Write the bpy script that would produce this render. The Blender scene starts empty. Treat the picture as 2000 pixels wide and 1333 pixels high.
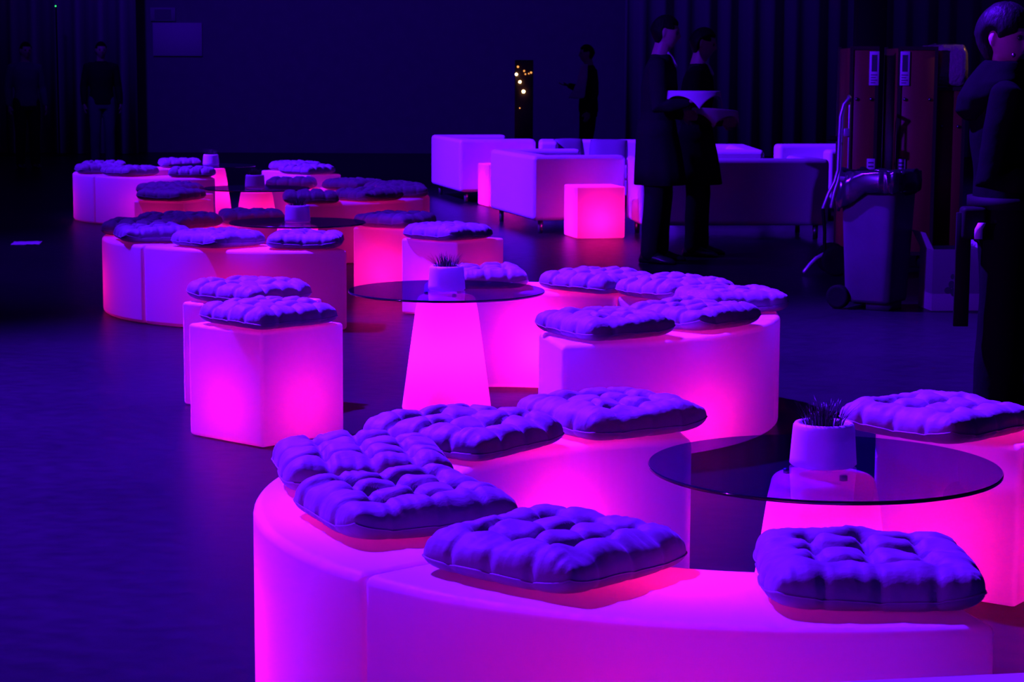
import bpy, bmesh, math, random
from math import sin, cos, pi, radians as R, sqrt, exp, hypot, atan2
from mathutils import Vector, Matrix, noise

random.seed(7)
scene = bpy.context.scene
COL = scene.collection

# ------------------------------------------------------------------ helpers
def link(o):
    COL.objects.link(o)
    return o

def finish(bm, smooth=True):
    bmesh.ops.recalc_face_normals(bm, faces=bm.faces[:])
    me = bpy.data.meshes.new('mesh')
    bm.to_mesh(me)
    bm.free()
    if smooth:
        for p in me.polygons:
            p.use_smooth = True
    return me

def mobj(name, me, mat, parent=None, loc=(0, 0, 0), rot=(0, 0, 0), weighted=False):
    if isinstance(me, bmesh.types.BMesh):
        me = finish(me)
    o = link(bpy.data.objects.new(name, me))
    if mat is not None and len(me.materials) == 0:
        me.materials.append(mat)
    o.location = loc
    o.rotation_euler = rot
    if parent is not None:
        o.parent = parent
    if weighted:
        m = o.modifiers.new('wn', 'WEIGHTED_NORMAL')
        m.keep_sharp = True
    return o

def tag(o, label, cat, group=None, kind=None):
    o['label'] = label
    o['category'] = cat
    if group:
        o['group'] = group
    if kind:
        o['kind'] = kind
    return o

def thing(name, label, cat, loc=(0, 0, 0), rz=0.0, group=None):
    o = link(bpy.data.objects.new(name, None))
    o.location = loc
    o.rotation_euler = (0, 0, rz)
    o.empty_display_size = 0.1
    return tag(o, label, cat, group)

def dup(root, loc, rz, label, group=None, parts=True):
    r = root.copy()
    COL.objects.link(r)
    r.location = loc
    r.rotation_euler = (0, 0, rz)
    r['label'] = label
    if group:
        r['group'] = group
    for ch in list(root.children):
        c = ch.copy()
        COL.objects.link(c)
        c.parent = r
        for g in ch.children:
            d = g.copy()
            COL.objects.link(d)
            d.parent = c
    return r

def box(bm, x0, x1, y0, y1, z0, z1, M=None):
    vs = [bm.verts.new(v) for v in ((x0, y0, z0), (x1, y0, z0), (x1, y1, z0), (x0, y1, z0),
                                   (x0, y0, z1), (x1, y0, z1), (x1, y1, z1), (x0, y1, z1))]
    if M is not None:
        for v in vs:
            v.co = M @ v.co
    for f in ((0, 3, 2, 1), (4, 5, 6, 7), (0, 1, 5, 4), (1, 2, 6, 5), (2, 3, 7, 6), (3, 0, 4, 7)):
        bm.faces.new([vs[i] for i in f])
    return vs

def bevel_sharp(bm, off, seg=3, ang=40):
    bmesh.ops.recalc_face_normals(bm, faces=bm.faces[:])
    es = [e for e in bm.edges if len(e.link_faces) == 2 and e.calc_face_angle(0) > R(ang)]
    bmesh.ops.bevel(bm, geom=es, offset=off, segments=seg, profile=0.5, affect='EDGES', clamp_overlap=True)

def rbox(x0, x1, y0, y1, z0, z1, off=0.01, seg=3):
    bm = bmesh.new()
    box(bm, x0, x1, y0, y1, z0, z1)
    bevel_sharp(bm, off, seg)
    return bm

def tube(bm, pts, rad, seg=12, caps=True):
    """closed tube through pts; rad: number or list; hemispherical ends"""
    P = [Vector(p) for p in pts]
    n = len(P)
    rr = [rad] * n if isinstance(rad, (int, float)) else list(rad)
    T = []
    for i in range(n):
        a = P[max(0, i - 1)]
        b = P[min(n - 1, i + 1)]
        t = (b - a)
        T.append(t.normalized() if t.length > 1e-9 else Vector((0, 0, 1)))
    ref = Vector((0, 0, 1)) if abs(T[0].z) < 0.9 else Vector((1, 0, 0))
    N = (ref - T[0] * ref.dot(T[0])).normalized()
    rings = []
    def ring(c, t, nrm, r):
        b = t.cross(nrm)
        return [bm.verts.new(c + (nrm * cos(2 * pi * k / seg) + b * sin(2 * pi * k / seg)) * r) for k in range(seg)]
    for i in range(n):
        N = (N - T[i] * N.dot(T[i]))
        N = N.normalized() if N.length > 1e-6 else T[i].orthogonal().normalized()
        if i == 0 and caps:
            for q in (0.98, 0.8, 0.5):
                rings.append(ring(P[0] - T[0] * rr[0] * q, T[0], N, rr[0] * sqrt(max(0.03, 1 - q * q))))
        rings.append(ring(P[i], T[i], N, rr[i]))
        if i == n - 1 and caps:
            for q in (0.5, 0.8, 0.98):
                rings.append(ring(P[i] + T[i] * rr[i] * q, T[i], N, rr[i] * sqrt(max(0.03, 1 - q * q))))
    for a, b in zip(rings, rings[1:]):
        for k in range(seg):
            bm.faces.new((a[k], a[(k + 1) % seg], b[(k + 1) % seg], b[k]))
    bm.faces.new(rings[0][::-1])
    bm.faces.new(rings[-1])

def loft(bm, rings_pts, close=True):
    rings = [[bm.verts.new(p) for p in r] for r in rings_pts]
    n = len(rings[0])
    for a, b in zip(rings, rings[1:]):
        for k in range(n):
            bm.faces.new((a[k], a[(k + 1) % n], b[(k + 1) % n], b[k]))
    if close:
        bm.faces.new(rings[0][::-1])
        bm.faces.new(rings[-1])
    return rings

def ell(cx, cy, cz, rx, ry, n=28, pw=2.0):
    out = []
    for k in range(n):
        a = 2 * pi * k / n
        ca, sa = cos(a), sin(a)
        out.append((cx + rx * math.copysign(abs(ca) ** (2 / pw), ca), cy + ry * math.copysign(abs(sa) ** (2 / pw), sa), cz))
    return out

def lathe(bm, prof, n=64, cx=0, cy=0):
    """prof: list of (r,z); closes with a point when r==0"""
    rings = []
    for r, z in prof:
        if r < 1e-6:
            rings.append([bm.verts.new((cx, cy, z))])
        else:
            rings.append([bm.verts.new((cx + r * cos(2 * pi * k / n), cy + r * sin(2 * pi * k / n), z)) for k in range(n)])
    for a, b in zip(rings, rings[1:]):
        for k in range(n):
            k2 = (k + 1) % n
            if len(a) == 1 and len(b) == 1:
                continue
            if len(a) == 1:
                bm.faces.new((a[0], b[k2], b[k]))
            elif len(b) == 1:
                bm.faces.new((a[k], a[k2], b[0]))
            else:
                bm.faces.new((a[k], a[k2], b[k2], b[k]))

def evaluated(bm, voxel=0.006, smooth=6, noise_amt=0.0, noise_scale=9.0, stretch=(1, 1, 1)):
    """union closed pieces by voxel remesh, smooth, optional cloth folds"""
    me = finish(bm)
    o = link(bpy.data.objects.new('tmp', me))
    m = o.modifiers.new('r', 'REMESH')
    m.mode = 'VOXEL'
    m.voxel_size = voxel
    m.use_smooth_shade = True
    s = o.modifiers.new('s', 'SMOOTH')
    s.factor = 0.5
    s.iterations = smooth
    dg = bpy.context.evaluated_depsgraph_get()
    out = bpy.data.meshes.new_from_object(o.evaluated_get(dg))
    bpy.data.objects.remove(o)
    bpy.data.meshes.remove(me)
    out.materials.clear()
    if noise_amt:
        nn = [v.normal.copy() for v in out.vertices]
        for v, n in zip(out.vertices, nn):
            p = Vector((v.co.x * noise_scale * stretch[0], v.co.y * noise_scale * stretch[1], v.co.z * noise_scale * stretch[2]))
            v.co += n * (noise.noise(p) + 0.5 * noise.noise(p * 2.3)) * noise_amt
    for p in out.polygons:
        p.use_smooth = True
    return out

# ------------------------------------------------------------------ materials
def newmat(name):
    m = bpy.data.materials.new(name)
    m.use_nodes = True
    nt = m.node_tree
    nt.nodes.clear()
    return m, nt, nt.nodes.new('ShaderNodeOutputMaterial')

def pbr(name, col, rough=0.6, spec=0.5, metal=0.0, sheen=0.0, bump=None, var=0.0, coat=0.0):
    m, nt, out = newmat(name)
    b = nt.nodes.new('ShaderNodeBsdfPrincipled')
    b.inputs['Base Color'].default_value = (*col, 1)
    b.inputs['Roughness'].default_value = rough
    b.inputs['Specular IOR Level'].default_value = spec
    b.inputs['Metallic'].default_value = metal
    b.inputs['Sheen Weight'].default_value = sheen
    b.inputs['Coat Weight'].default_value = coat
    nt.links.new(b.outputs[0], out.inputs[0])
    if bump or var:
        tc = nt.nodes.new('ShaderNodeTexCoord')
        mp = nt.nodes.new('ShaderNodeMapping')
        nz = nt.nodes.new('ShaderNodeTexNoise')
        nt.links.new(tc.outputs['Object'], mp.inputs[0])
        nt.links.new(mp.outputs[0], nz.inputs['Vector'])
        sc = bump[0] if bump else 6.0
        nz.inputs['Scale'].default_value = sc
        nz.inputs['Detail'].default_value = 4
        if bump:
            if len(bump) > 2:
                mp.inputs['Scale'].default_value = bump[2]
            bp = nt.nodes.new('ShaderNodeBump')
            bp.inputs['Strength'].default_value = bump[1]
            bp.inputs['Distance'].default_value = 0.01
            nt.links.new(nz.outputs[0], bp.inputs['Height'])
            nt.links.new(bp.outputs[0], b.inputs['Normal'])
        if var:
            rp = nt.nodes.new('ShaderNodeMapRange')
            rp.inputs['From Min'].default_value = 0.3
            rp.inputs['From Max'].default_value = 0.7
            rp.inputs['To Min'].default_value = 1 - var
            rp.inputs['To Max'].default_value = 1 + var
            nt.links.new(nz.outputs[0], rp.inputs[0])
            mx = nt.nodes.new('ShaderNodeMix')
            mx.data_type = 'RGBA'
            mx.blend_type = 'MULTIPLY'
            mx.inputs[0].default_value = 1
            mx.inputs[6].default_value = (*col, 1)
            nt.links.new(rp.outputs[0], mx.inputs[7])
            nt.links.new(mx.outputs[2], b.inputs['Base Color'])
    return m

def shell(name, col=0.82, trans=0.4, rough=0.45, inner=0.22):
    """thin moulded translucent white plastic: diffuse + translucent + faint gloss"""
    m, nt, out = newmat(name)
    d = nt.nodes.new('ShaderNodeBsdfDiffuse')
    t = nt.nodes.new('ShaderNodeBsdfTranslucent')
    g = nt.nodes.new('ShaderNodeBsdfGlossy')
    for n in (d, t):
        n.inputs['Color'].default_value = (col, col, col, 1)
    g.inputs['Roughness'].default_value = rough
    geo = nt.nodes.new('ShaderNodeNewGeometry')
    cm = nt.nodes.new('ShaderNodeMix')
    cm.data_type = 'RGBA'
    cm.inputs[6].default_value = (col, col, col, 1)
    cm.inputs[7].default_value = (inner, inner, inner, 1)
    nt.links.new(geo.outputs['Backfacing'], cm.inputs[0])
    nt.links.new(cm.outputs[2], d.inputs['Color'])
    mix = nt.nodes.new('ShaderNodeMixShader')
    mix.inputs[0].default_value = trans
    nt.links.new(d.outputs[0], mix.inputs[1])
    nt.links.new(t.outputs[0], mix.inputs[2])
    m2 = nt.nodes.new('ShaderNodeMixShader')
    m2.inputs[0].default_value = 0.025
    nt.links.new(mix.outputs[0], m2.inputs[1])
    nt.links.new(g.outputs[0], m2.inputs[2])
    nt.links.new(m2.outputs[0], out.inputs[0])
    return m

def smoked_glass(name, tint):
    m, nt, out = newmat(name)
    t = nt.nodes.new('ShaderNodeBsdfTransparent')
    t.inputs['Color'].default_value = (*tint, 1)
    g = nt.nodes.new('ShaderNodeBsdfGlossy')
    g.inputs['Roughness'].default_value = 0.02
    fr = nt.nodes.new('ShaderNodeFresnel')
    fr.inputs['IOR'].default_value = 1.5
    mix = nt.nodes.new('ShaderNodeMixShader')
    geo = nt.nodes.new('ShaderNodeNewGeometry')
    inv = nt.nodes.new('ShaderNodeMath')
    inv.operation = 'SUBTRACT'
    inv.inputs[0].default_value = 1.0
    nt.links.new(geo.outputs['Backfacing'], inv.inputs[1])
    mul = nt.nodes.new('ShaderNodeMath')
    mul.operation = 'MULTIPLY'
    nt.links.new(fr.outputs[0], mul.inputs[0])
    nt.links.new(inv.outputs[0], mul.inputs[1])
    nt.links.new(mul.outputs[0], mix.inputs[0])
    nt.links.new(t.outputs[0], mix.inputs[1])
    nt.links.new(g.outputs[0], mix.inputs[2])
    nt.links.new(mix.outputs[0], out.inputs[0])
    return m

def emit(name, col, s):
    m, nt, out = newmat(name)
    e = nt.nodes.new('ShaderNodeEmission')
    e.inputs[0].default_value = (*col, 1)
    e.inputs[1].default_value = s
    nt.links.new(e.outputs[0], out.inputs[0])
    return m

PLASTIC = shell('glowing_plastic')
POT = shell('pot_plastic', 0.85, 0.35, inner=0.8)
GLASS = smoked_glass('smoked_glass', (0.46, 0.36, 0.82))
GEDGE = pbr('glass_edge', (0.01, 0.012, 0.02), 0.08, 0.5)
CUSH = pbr('cushion_satin', (0.20, 0.17, 0.19), 0.62, 0.25, sheen=0.2, bump=(34, 0.22, (1, 1.7, 1)), var=0.05)
PIPING = pbr('cushion_piping', (0.26, 0.23, 0.25), 0.5)
GRASS = pbr('dark_grass', (0.015, 0.02, 0.012), 0.4)
SOIL = pbr('soil', (0.012, 0.01, 0.01), 0.9)
STUD = pbr('metal_stud', (0.25, 0.25, 0.27), 0.3, metal=1)
LEATHER = pbr('white_leather', (0.72, 0.70, 0.72), 0.5, 0.4, bump=(40, 0.05))
LEG = pbr('sofa_leg_metal', (0.35, 0.35, 0.37), 0.35, metal=0.9)
PILLOW = pbr('dark_pillow', (0.16, 0.14, 0.18), 0.8)
CLOTH_BLACK = pbr('black_cloth', (0.02, 0.019, 0.023), 0.95, 0.0, bump=(30, 0.2))
CLOTH_JET = pbr('jet_black_cloth', (0.005, 0.0048, 0.0055), 0.95, 0.0, bump=(30, 0.2))
CLOTH_NAVY = pbr('dark_denim', (0.12, 0.12, 0.16), 0.9, 0.1)
SKIN = pbr('skin', (0.42, 0.29, 0.24), 0.5, 0.4)
HAIR = pbr('dark_hair', (0.008, 0.006, 0.008), 0.5, 0.06, bump=(60, 0.5, (1, 1, 0.2)))
SHOE = pbr('black_shoe', (0.02, 0.02, 0.02), 0.3)
WHITE_CLOTH = pbr('white_napkin', (0.62, 0.62, 0.65), 0.8)
TRAY = pbr('black_tray', (0.02, 0.02, 0.02), 0.35)
BIN = pbr('grey_bin_plastic', (0.06, 0.06, 0.066), 0.6, 0.15, var=0.1)
LINER = pbr('black_bin_liner', (0.010, 0.010, 0.012), 0.22, 0.5)
RUBBER = pbr('black_rubber', (0.006, 0.006, 0.006), 0.7, 0.05)
CASE = pbr('red_brown_plywood', (0.20, 0.035, 0.025), 0.45, bump=(8, 0.08, (1, 1, 0.15)), var=0.2)
CASE_EDGE = pbr('dark_case_edge', (0.03, 0.012, 0.012), 0.4)
STICKER = pbr('white_sticker', (0.6, 0.6, 0.62), 0.6)
PRINT = pbr('dark_print', (0.05, 0.05, 0.06), 0.6)
ALU = pbr('aluminium_tube', (0.5, 0.5, 0.53), 0.35, metal=0.6)
CARD = pbr('white_carton', (0.34, 0.34, 0.35), 0.7)
WRAP = pbr('clear_plastic_wrap', (0.25, 0.22, 0.18), 0.12, 0.9, bump=(35, 1.0))
BULB = emit('warm_bulb', (1.0, 0.62, 0.25), 14)
AMBER = emit('amber_bulb', (1.0, 0.35, 0.08), 1.4)
GREENLED = emit('green_led', (0.05, 1.0, 0.3), 1.2)
REDLED = emit('red_led', (1.0, 0.02, 0.08), 0.45)
PHONE = pbr('glossy_phone', (0.3, 0.3, 0.32), 0.15, 0.9)
WALL = pbr('dark_wall', (0.20, 0.20, 0.21), 0.9, 0.1, var=0.05)
DRAPE = pbr('black_drape', (0.32, 0.30, 0.33), 0.95, 0.0)
BOARD = pbr('pale_board', (0.5, 0.48, 0.5), 0.8)
PAPER = pbr('paper', (0.6, 0.6, 0.6), 0.8)

def one_sided(m):
    nt = m.node_tree
    out = [n for n in nt.nodes if n.type == 'OUTPUT_MATERIAL'][0]
    src = out.inputs[0].links[0].from_socket
    geo = nt.nodes.new('ShaderNodeNewGeometry')
    tr = nt.nodes.new('ShaderNodeBsdfTransparent')
    mix = nt.nodes.new('ShaderNodeMixShader')
    nt.links.new(geo.outputs['Backfacing'], mix.inputs[0])
    nt.links.new(src, mix.inputs[1])
    nt.links.new(tr.outputs[0], mix.inputs[2])
    nt.links.new(mix.outputs[0], out.inputs[0])
one_sided(GEDGE)

def floor_material():
    m, nt, out = newmat('polished_dark_floor')
    b = nt.nodes.new('ShaderNodeBsdfPrincipled')
    tc = nt.nodes.new('ShaderNodeTexCoord')
    n1 = nt.nodes.new('ShaderNodeTexNoise')
    n1.inputs['Scale'].default_value = 1.1
    n1.inputs['Detail'].default_value = 6
    n2 = nt.nodes.new('ShaderNodeTexNoise')
    n2.inputs['Scale'].default_value = 14
    n2.inputs['Detail'].default_value = 5
    mp = nt.nodes.new('ShaderNodeMapping')
    mp.inputs['Scale'].default_value = (0.8, 1.2, 1)
    mp.inputs['Rotation'].default_value = (0, 0, 0.5)
    nt.links.new(tc.outputs['Object'], n1.inputs['Vector'])
    nt.links.new(tc.outputs['Object'], mp.inputs[0])
    nt.links.new(mp.outputs[0], n2.inputs['Vector'])
    r1 = nt.nodes.new('ShaderNodeValToRGB')
    r1.color_ramp.elements[0].color = (0.007, 0.0072, 0.0085, 1)
    r1.color_ramp.elements[1].color = (0.0145, 0.0147, 0.0165, 1)
    r1.color_ramp.elements[0].position = 0.3
    r1.color_ramp.elements[1].position = 0.7
    ad = nt.nodes.new('ShaderNodeMix')
    ad.data_type = 'FLOAT'
    ad.inputs[0].default_value = 0.45
    nt.links.new(n1.outputs[0], ad.inputs[2])
    nt.links.new(n2.outputs[0], ad.inputs[3])
    nt.links.new(ad.outputs[0], r1.inputs[0])
    nt.links.new(r1.outputs[0], b.inputs['Base Color'])
    r2 = nt.nodes.new('ShaderNodeMapRange')
    r2.inputs['To Min'].default_value = 0.28
    r2.inputs['To Max'].default_value = 0.40
    nt.links.new(n2.outputs[0], r2.inputs[0])
    nt.links.new(r2.outputs[0], b.inputs['Roughness'])
    b.inputs['Specular IOR Level'].default_value = 0.09
    bp = nt.nodes.new('ShaderNodeBump')
    bp.inputs['Strength'].default_value = 0.02
    bp.inputs['Distance'].default_value = 0.004
    nt.links.new(n2.outputs[0], bp.inputs['Height'])
    nt.links.new(bp.outputs[0], b.inputs['Normal'])
    nt.links.new(b.outputs[0], out.inputs[0])
    return m
FLOOR = floor_material()

# ------------------------------------------------------------------ room
bm = bmesh.new()
box(bm, -14, 14, -2, 34.2, -0.1, 0)
f = mobj('floor', finish(bm, False), FLOOR); f['kind'] = 'structure'
bm = bmesh.new()
box(bm, -14, 14, 34.2, 34.5, -0.1, 9)
w = mobj('wall_back', finish(bm, False), WALL); w['kind'] = 'structure'

# black stage drape hanging at the left of the back wall
def drape(name, x0, x1, y, ztop, amp, label):
    bm = bmesh.new()
    n = int((x1 - x0) / 0.05)
    top, bot, tb, bb = [], [], [], []
    for i in range(n + 1):
        x = x0 + (x1 - x0) * i / n
        d = amp * sin(i * 0.9) + 0.5 * amp * sin(i * 0.37 + 1)
        top.append(bm.verts.new((x, y + d * 0.6, ztop)))
        bot.append(bm.verts.new((x, y + d, 0.01)))
        tb.append(bm.verts.new((x, y + d * 0.6 + 0.02, ztop)))
        bb.append(bm.verts.new((x, y + d + 0.02, 0.01)))
    for i in range(n):
        bm.faces.new((bot[i], bot[i + 1], top[i + 1], top[i]))
        bm.faces.new((bb[i + 1], bb[i], tb[i], tb[i + 1]))
        bm.faces.new((top[i], top[i + 1], tb[i + 1], tb[i]))
        bm.faces.new((bot[i + 1], bot[i], bb[i], bb[i + 1]))
    for i in (0, n):
        bm.faces.new((bot[i], top[i], tb[i], bb[i]))
    return tag(mobj(name, bm, DRAPE), label, 'curtain')
drape('stage_curtain', -10.0, -6.05, 33.4, 7.5, 0.12, 'black stage curtain hanging left of the navy back wall')
drape('stage_curtain', 1.8, 11.0, 33.6, 7.5, 0.10, 'wide dark curtain along the back wall behind the waiters and cases')

# ------------------------------------------------------------------ lights
def spot(name, loc, target, power, col, angle, blend=1.0, radius=0.2):
    l = bpy.data.lights.new(name, 'SPOT')
    l.energy = power
    l.color = col
    l.spot_size = R(angle)
    l.spot_blend = blend
    l.shadow_soft_size = radius
    o = link(bpy.data.objects.new(name, l))
    o.location = loc
    o.rotation_euler = (Vector(target) - Vector(loc)).to_track_quat('-Z', 'Y').to_euler()
    return o

WASH = (0.085, 0.003, 1.0)
LED = (1.0, 0.004, 0.24)
LEDK = 1.45
spot('wash_light', (-7.0, 12.0, 13.0), (1.15, 7.8, 0.0), 150000, WASH, 38, 0.75, 0.22)
spot('side_wash_light', (-10.6, 0.6, 2.0), (0.35, 4.9, 0.3), 4100, (0.24, 0.004, 1.0), 50, 1.0, 0.12)
spot('lounge_wash_light', (-9.0, 16.9, 8.0), (0.2, 20.3, 0.4), 36000, WASH, 40, 0.8, 0.15)
spot('right_wash_light', (-9.0, 3.0, 5.0), (2.35, 13.7, 1.05), 13000, WASH, 17, 0.7, 0.1)
spot('rear_ring_light', (-7.0, 14.5, 12.0), (-1.9, 15.0, 0.3), 13000, WASH, 34, 1.0, 0.2)
spot('back_wash_light', (-6.5, 21.0, 9.0), (-1.5, 34.2, 2.2), 2600, (0.06, 0.001, 1.0), 60, 1.0, 0.4)
spot('amber_light', (5.5, 15.5, 3.2), (2.98, 14.4, 1.42), 120, (1.0, 0.42, 0.1), 12, 0.8, 0.1)

def led(parent, loc, power, radius=0.035):
    l = bpy.data.lights.new('led_lamp', 'POINT')
    l.energy = power * LEDK
    l.color = LED
    l.shadow_soft_size = radius
    o = link(bpy.data.objects.new('led_lamp', l))
    o.location = loc
    o.parent = parent
    return o

world = bpy.data.worlds.new('world')
scene.world = world
world.use_nodes = True
world.node_tree.nodes['Background'].inputs[0].default_value = (0.10, 0.002, 1.0, 1)
world.node_tree.nodes['Background'].inputs[1].default_value = 0.05

# ------------------------------------------------------------------ ring benches
H = 0.43
RO, RI = 1.112, 0.703
RM = (RO + RI) / 2
PUSH = {}
SPAN = 61.9
def bench_mesh(RO, RI, SPAN):
    bm = bmesh.new()
    n = 26
    prof = [(RI, 0.004), (RO, 0.004), (RO, H), (RI, H)]
    rings = []
    for i in range(n + 1):
        a = R(-SPAN / 2 + SPAN * i / n)
        rings.append([bm.verts.new((r * cos(a) - RM, r * sin(a), z)) for r, z in prof])
    for A, B in zip(rings, rings[1:]):
        for k in range(4):
            bm.faces.new((A[k], A[(k + 1) % 4], B[(k + 1) % 4], B[k]))
    bm.faces.new(rings[0])
    bm.faces.new(rings[-1][::-1])
    bevel_sharp(bm, 0.02, 4)
    return finish(bm)
BENCH = bench_mesh(1.110, 0.702, 62.1)
BENCH_NEAR = bench_mesh(1.136, 0.716, 62.5)

RINGS = [  # name, centre, start angle, direction of the three segments
    ('nearest', (0.560, 4.592), (-106.6, -169.2, 128.2)),
    ('middle', (-0.045, 8.215), (-47.5, 15.2, 77.7)),
    ('third', (-1.250, 11.950), (-101.3, -163.8, 133.7)),
    ('fourth', (-1.740, 15.650), (-45.5, 17.2, 79.7)),
    ('farthest', (-2.940, 19.150), (-103.3, -165.8, 131.7)),
]
BL = {
    'nearest': ('glowing curved bench segment along the bottom of the frame under the two frontmost cushions',
                'glowing curved bench segment forming the left bend of the nearest ring',
                'glowing curved bench segment ending beside the near glass table, cushion alone on its end'),
    'middle': ('glowing curved bench segment with a round pink spot, right of the central cone table',
               "curved bench segment at the middle ring's right bend, mostly hidden under three cushions",
               'bright pink curved bench segment directly behind the central glass table'),
    'third': ('long curved bench segment behind the two left cubes, pink in its middle',
              "curved bench segment at the third ring's left bend under a dark cushion cluster",
              'curved bench segment at the back of the third ring, beyond its glass table'),
    'fourth': ('curved bench segment at the front of the fourth ring, behind the third glass table',
               "curved bench segment at the fourth ring's right bend, left of the white sofas",
               'curved bench segment at the far side of the fourth ring, right of its cone'),
    'farthest': ('curved dim violet bench segment at the front of the farthest ring',
                 'curved bench segment at the left bend of the farthest ring, under dark cushions',
                 'curved bench segment at the back of the farthest ring, behind its other two segments'),
}
BP = {'nearest': (3.9, 6.0, 7.5), 'middle': (5.2, 5.0, 10.0), 'third': (3.0, 2.6, 4.5), 'fourth': (2.6, 2.4, 4.5), 'farthest': (2.2, 1.6, 2.6)}
BZ = {('nearest', 0): 0.25, ('middle', 0): 0.10, ('third', 0): 0.14, ('fourth', 0): 0.13}
BX = {'nearest': (-0.10, 0.0, -0.05), 'middle': (0.02, -0.03, -0.07), 'third': (-0.01, 0.0, -0.04), 'fourth': (0.0, 0.0, -0.05), 'farthest': (0.0, 0.0, 0.0)}
for nm, (cx, cy), mids in RINGS:
    for i, a in enumerate(mids):
        t = thing('curved_bench', BL[nm][i], 'bench', (cx + (RM + PUSH.get(nm, 0)) * cos(R(a)), cy + (RM + PUSH.get(nm, 0)) * sin(R(a)), 0), R(a), 'bench segments of the %s ring' % nm)
        mobj('shell', BENCH_NEAR if nm == 'nearest' else BENCH, PLASTIC, t, weighted=True)
        led(t, (BX[nm][i], 0, BZ.get((nm, i), 0.17)), BP[nm][i])

# ------------------------------------------------------------------ cubes
L = 0.415
CUBE = finish(rbox(-L / 2, L / 2, -L / 2, L / 2, 0.004, H, 0.014, 4))
def cube(x, y, yaw, label, power, group):
    t = thing('cube_seat', label, 'cube seat', (x, y, 0), R(yaw), group)
    mobj('shell', CUBE, PLASTIC, t, weighted=True)
    if power:
        led(t, (0, 0, 0.14), power)
    return t
g = 'glowing cube seats'
cube(-0.928, 7.732, -41.5, 'glowing white cube seat at left front with two pink faces and a tufted cushion', 4.2, g)
cube(-1.075, 8.505, -30, 'glowing white cube seat half hidden directly behind the left front cube', 3.0, g)
cube(-0.339, 11.711, -39, 'glowing white cube seat behind the central plant, nearer of its pair', 3.0, g)
cube(-0.690, 12.600, -27, 'bright pink glowing cube seat at the right end of the third glass table', 7.0, g)
cube(-2.470, 15.020, -20, 'glowing cube seat in front of its twin, left of the hot pink cone', 3.0, g)
cube(-2.570, 15.760, -27, 'glowing cube seat mostly hidden behind another, against the farthest bench', 3.0, g)
cube(-1.856, 18.840, -40, 'small far cube seat with two visible faces, right of the farthest ring', 2.4, g)
cube(-2.080, 19.520, -33, 'farthest cube seat, peeking out at the left of the one in front of it', 2.6, g)
cube(1.262, 5.505, -36, 'large glowing cube seat at the right edge of the frame behind the near glass table', 6.0, g)
cube(0.700, 2.985, 10, 'unlit white cube seat whose top edge shows at the bottom right corner', 0, g)

# lamp cubes among the sofas
g = 'lamp cubes by the sofas'
cube(0.680, 17.200, 13, 'bright pink lamp cube on the floor in front of the white sofa', 11.0, g)
cube(-0.106, 21.13, 15, 'narrow visible slice of a pink lamp cube between the two white sofas at left', 7, g)

# ------------------------------------------------------------------ tables with plants
HT, RT = 0.4986, 0.397
def table_parts():
    bm = bmesh.new()
    prof = [(0, 0.004), (0.165, 0.004), (0.178, 0.010), (0.181, 0.022)]
    for k in range(1, 12):
        s = k / 12
        prof.append((0.181 + (0.121 - 0.181) * s, 0.022 + (0.455 - 0.022) * s))
    for k in range(0, 7):
        a = R(90 * k / 6)
        prof.append((0.094 + 0.024 * cos(a), 0.456 + 0.022 * sin(a)))
    prof.append((0, 0.478))
    lathe(bm, prof, 72)
    cone = finish(bm)
    bm = bmesh.new()
    lathe(bm, [(0, HT), (RT - 0.002, HT), (RT - 0.002, HT - 0.009), (0, HT - 0.009)], 128)
    glass = finish(bm, False)
    bm = bmesh.new()
    lathe(bm, [(RT - 0.0015, HT - 0.0090), (RT, HT - 0.0075), (RT, HT - 0.0015), (RT - 0.0015, HT - 0.0001)], 128)
    rim = bpy.data.meshes.new('mesh')
    bm.to_mesh(rim)
    bm.free()
    for p in rim.polygons:
        p.use_smooth = True
    bm = bmesh.new()
    lathe(bm, [(0, 0.478), (0.009, 0.478), (0.009, HT - 0.0092), (0, HT - 0.0092)], 20)
    stud = finish(bm)
    return cone, glass, rim, stud
CONE, GLASSM, RIMM, STUDM = table_parts()
TABLES = [((0.707, 4.597), 'round smoked glass table on a glowing cone at right front behind the frontmost cushion', 7.5),
          ((-0.265, 8.299), 'round smoked glass table on a bright pink cone in the centre of the frame', 9.0),
          ((-1.249, 11.984), 'round smoked glass table whose cone hides behind the cushions of the third ring', 7.5),
          ((-1.910, 15.400), 'round glass table in the fourth ring, right of the hot pink cone', 4.0),
          ((-2.760, 19.000), 'farthest round glass table on a hot pink cone, behind the dim left bench', 4.2)]
for (x, y), lab, pw in TABLES:
    t = thing('round_table', lab, 'table', (x, y, 0), R(25), 'glass topped cone tables')
    mobj('cone_base', CONE, PLASTIC, t)
    gl = mobj('glass_top', GLASSM, GLASS, t)
    gl['label'] = 'dark transparent round glass top'
    mobj('glass_edge', RIMM, GEDGE, gl)
    for k in range(3):
        mobj('spacer', STUDM, STUD, t, loc=(0.082 * cos(k * 2.094 + 2.6), 0.082 * sin(k * 2.094 + 2.6), 0))
    led(t, (0, 0, 0.24), pw, 0.04)

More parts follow.
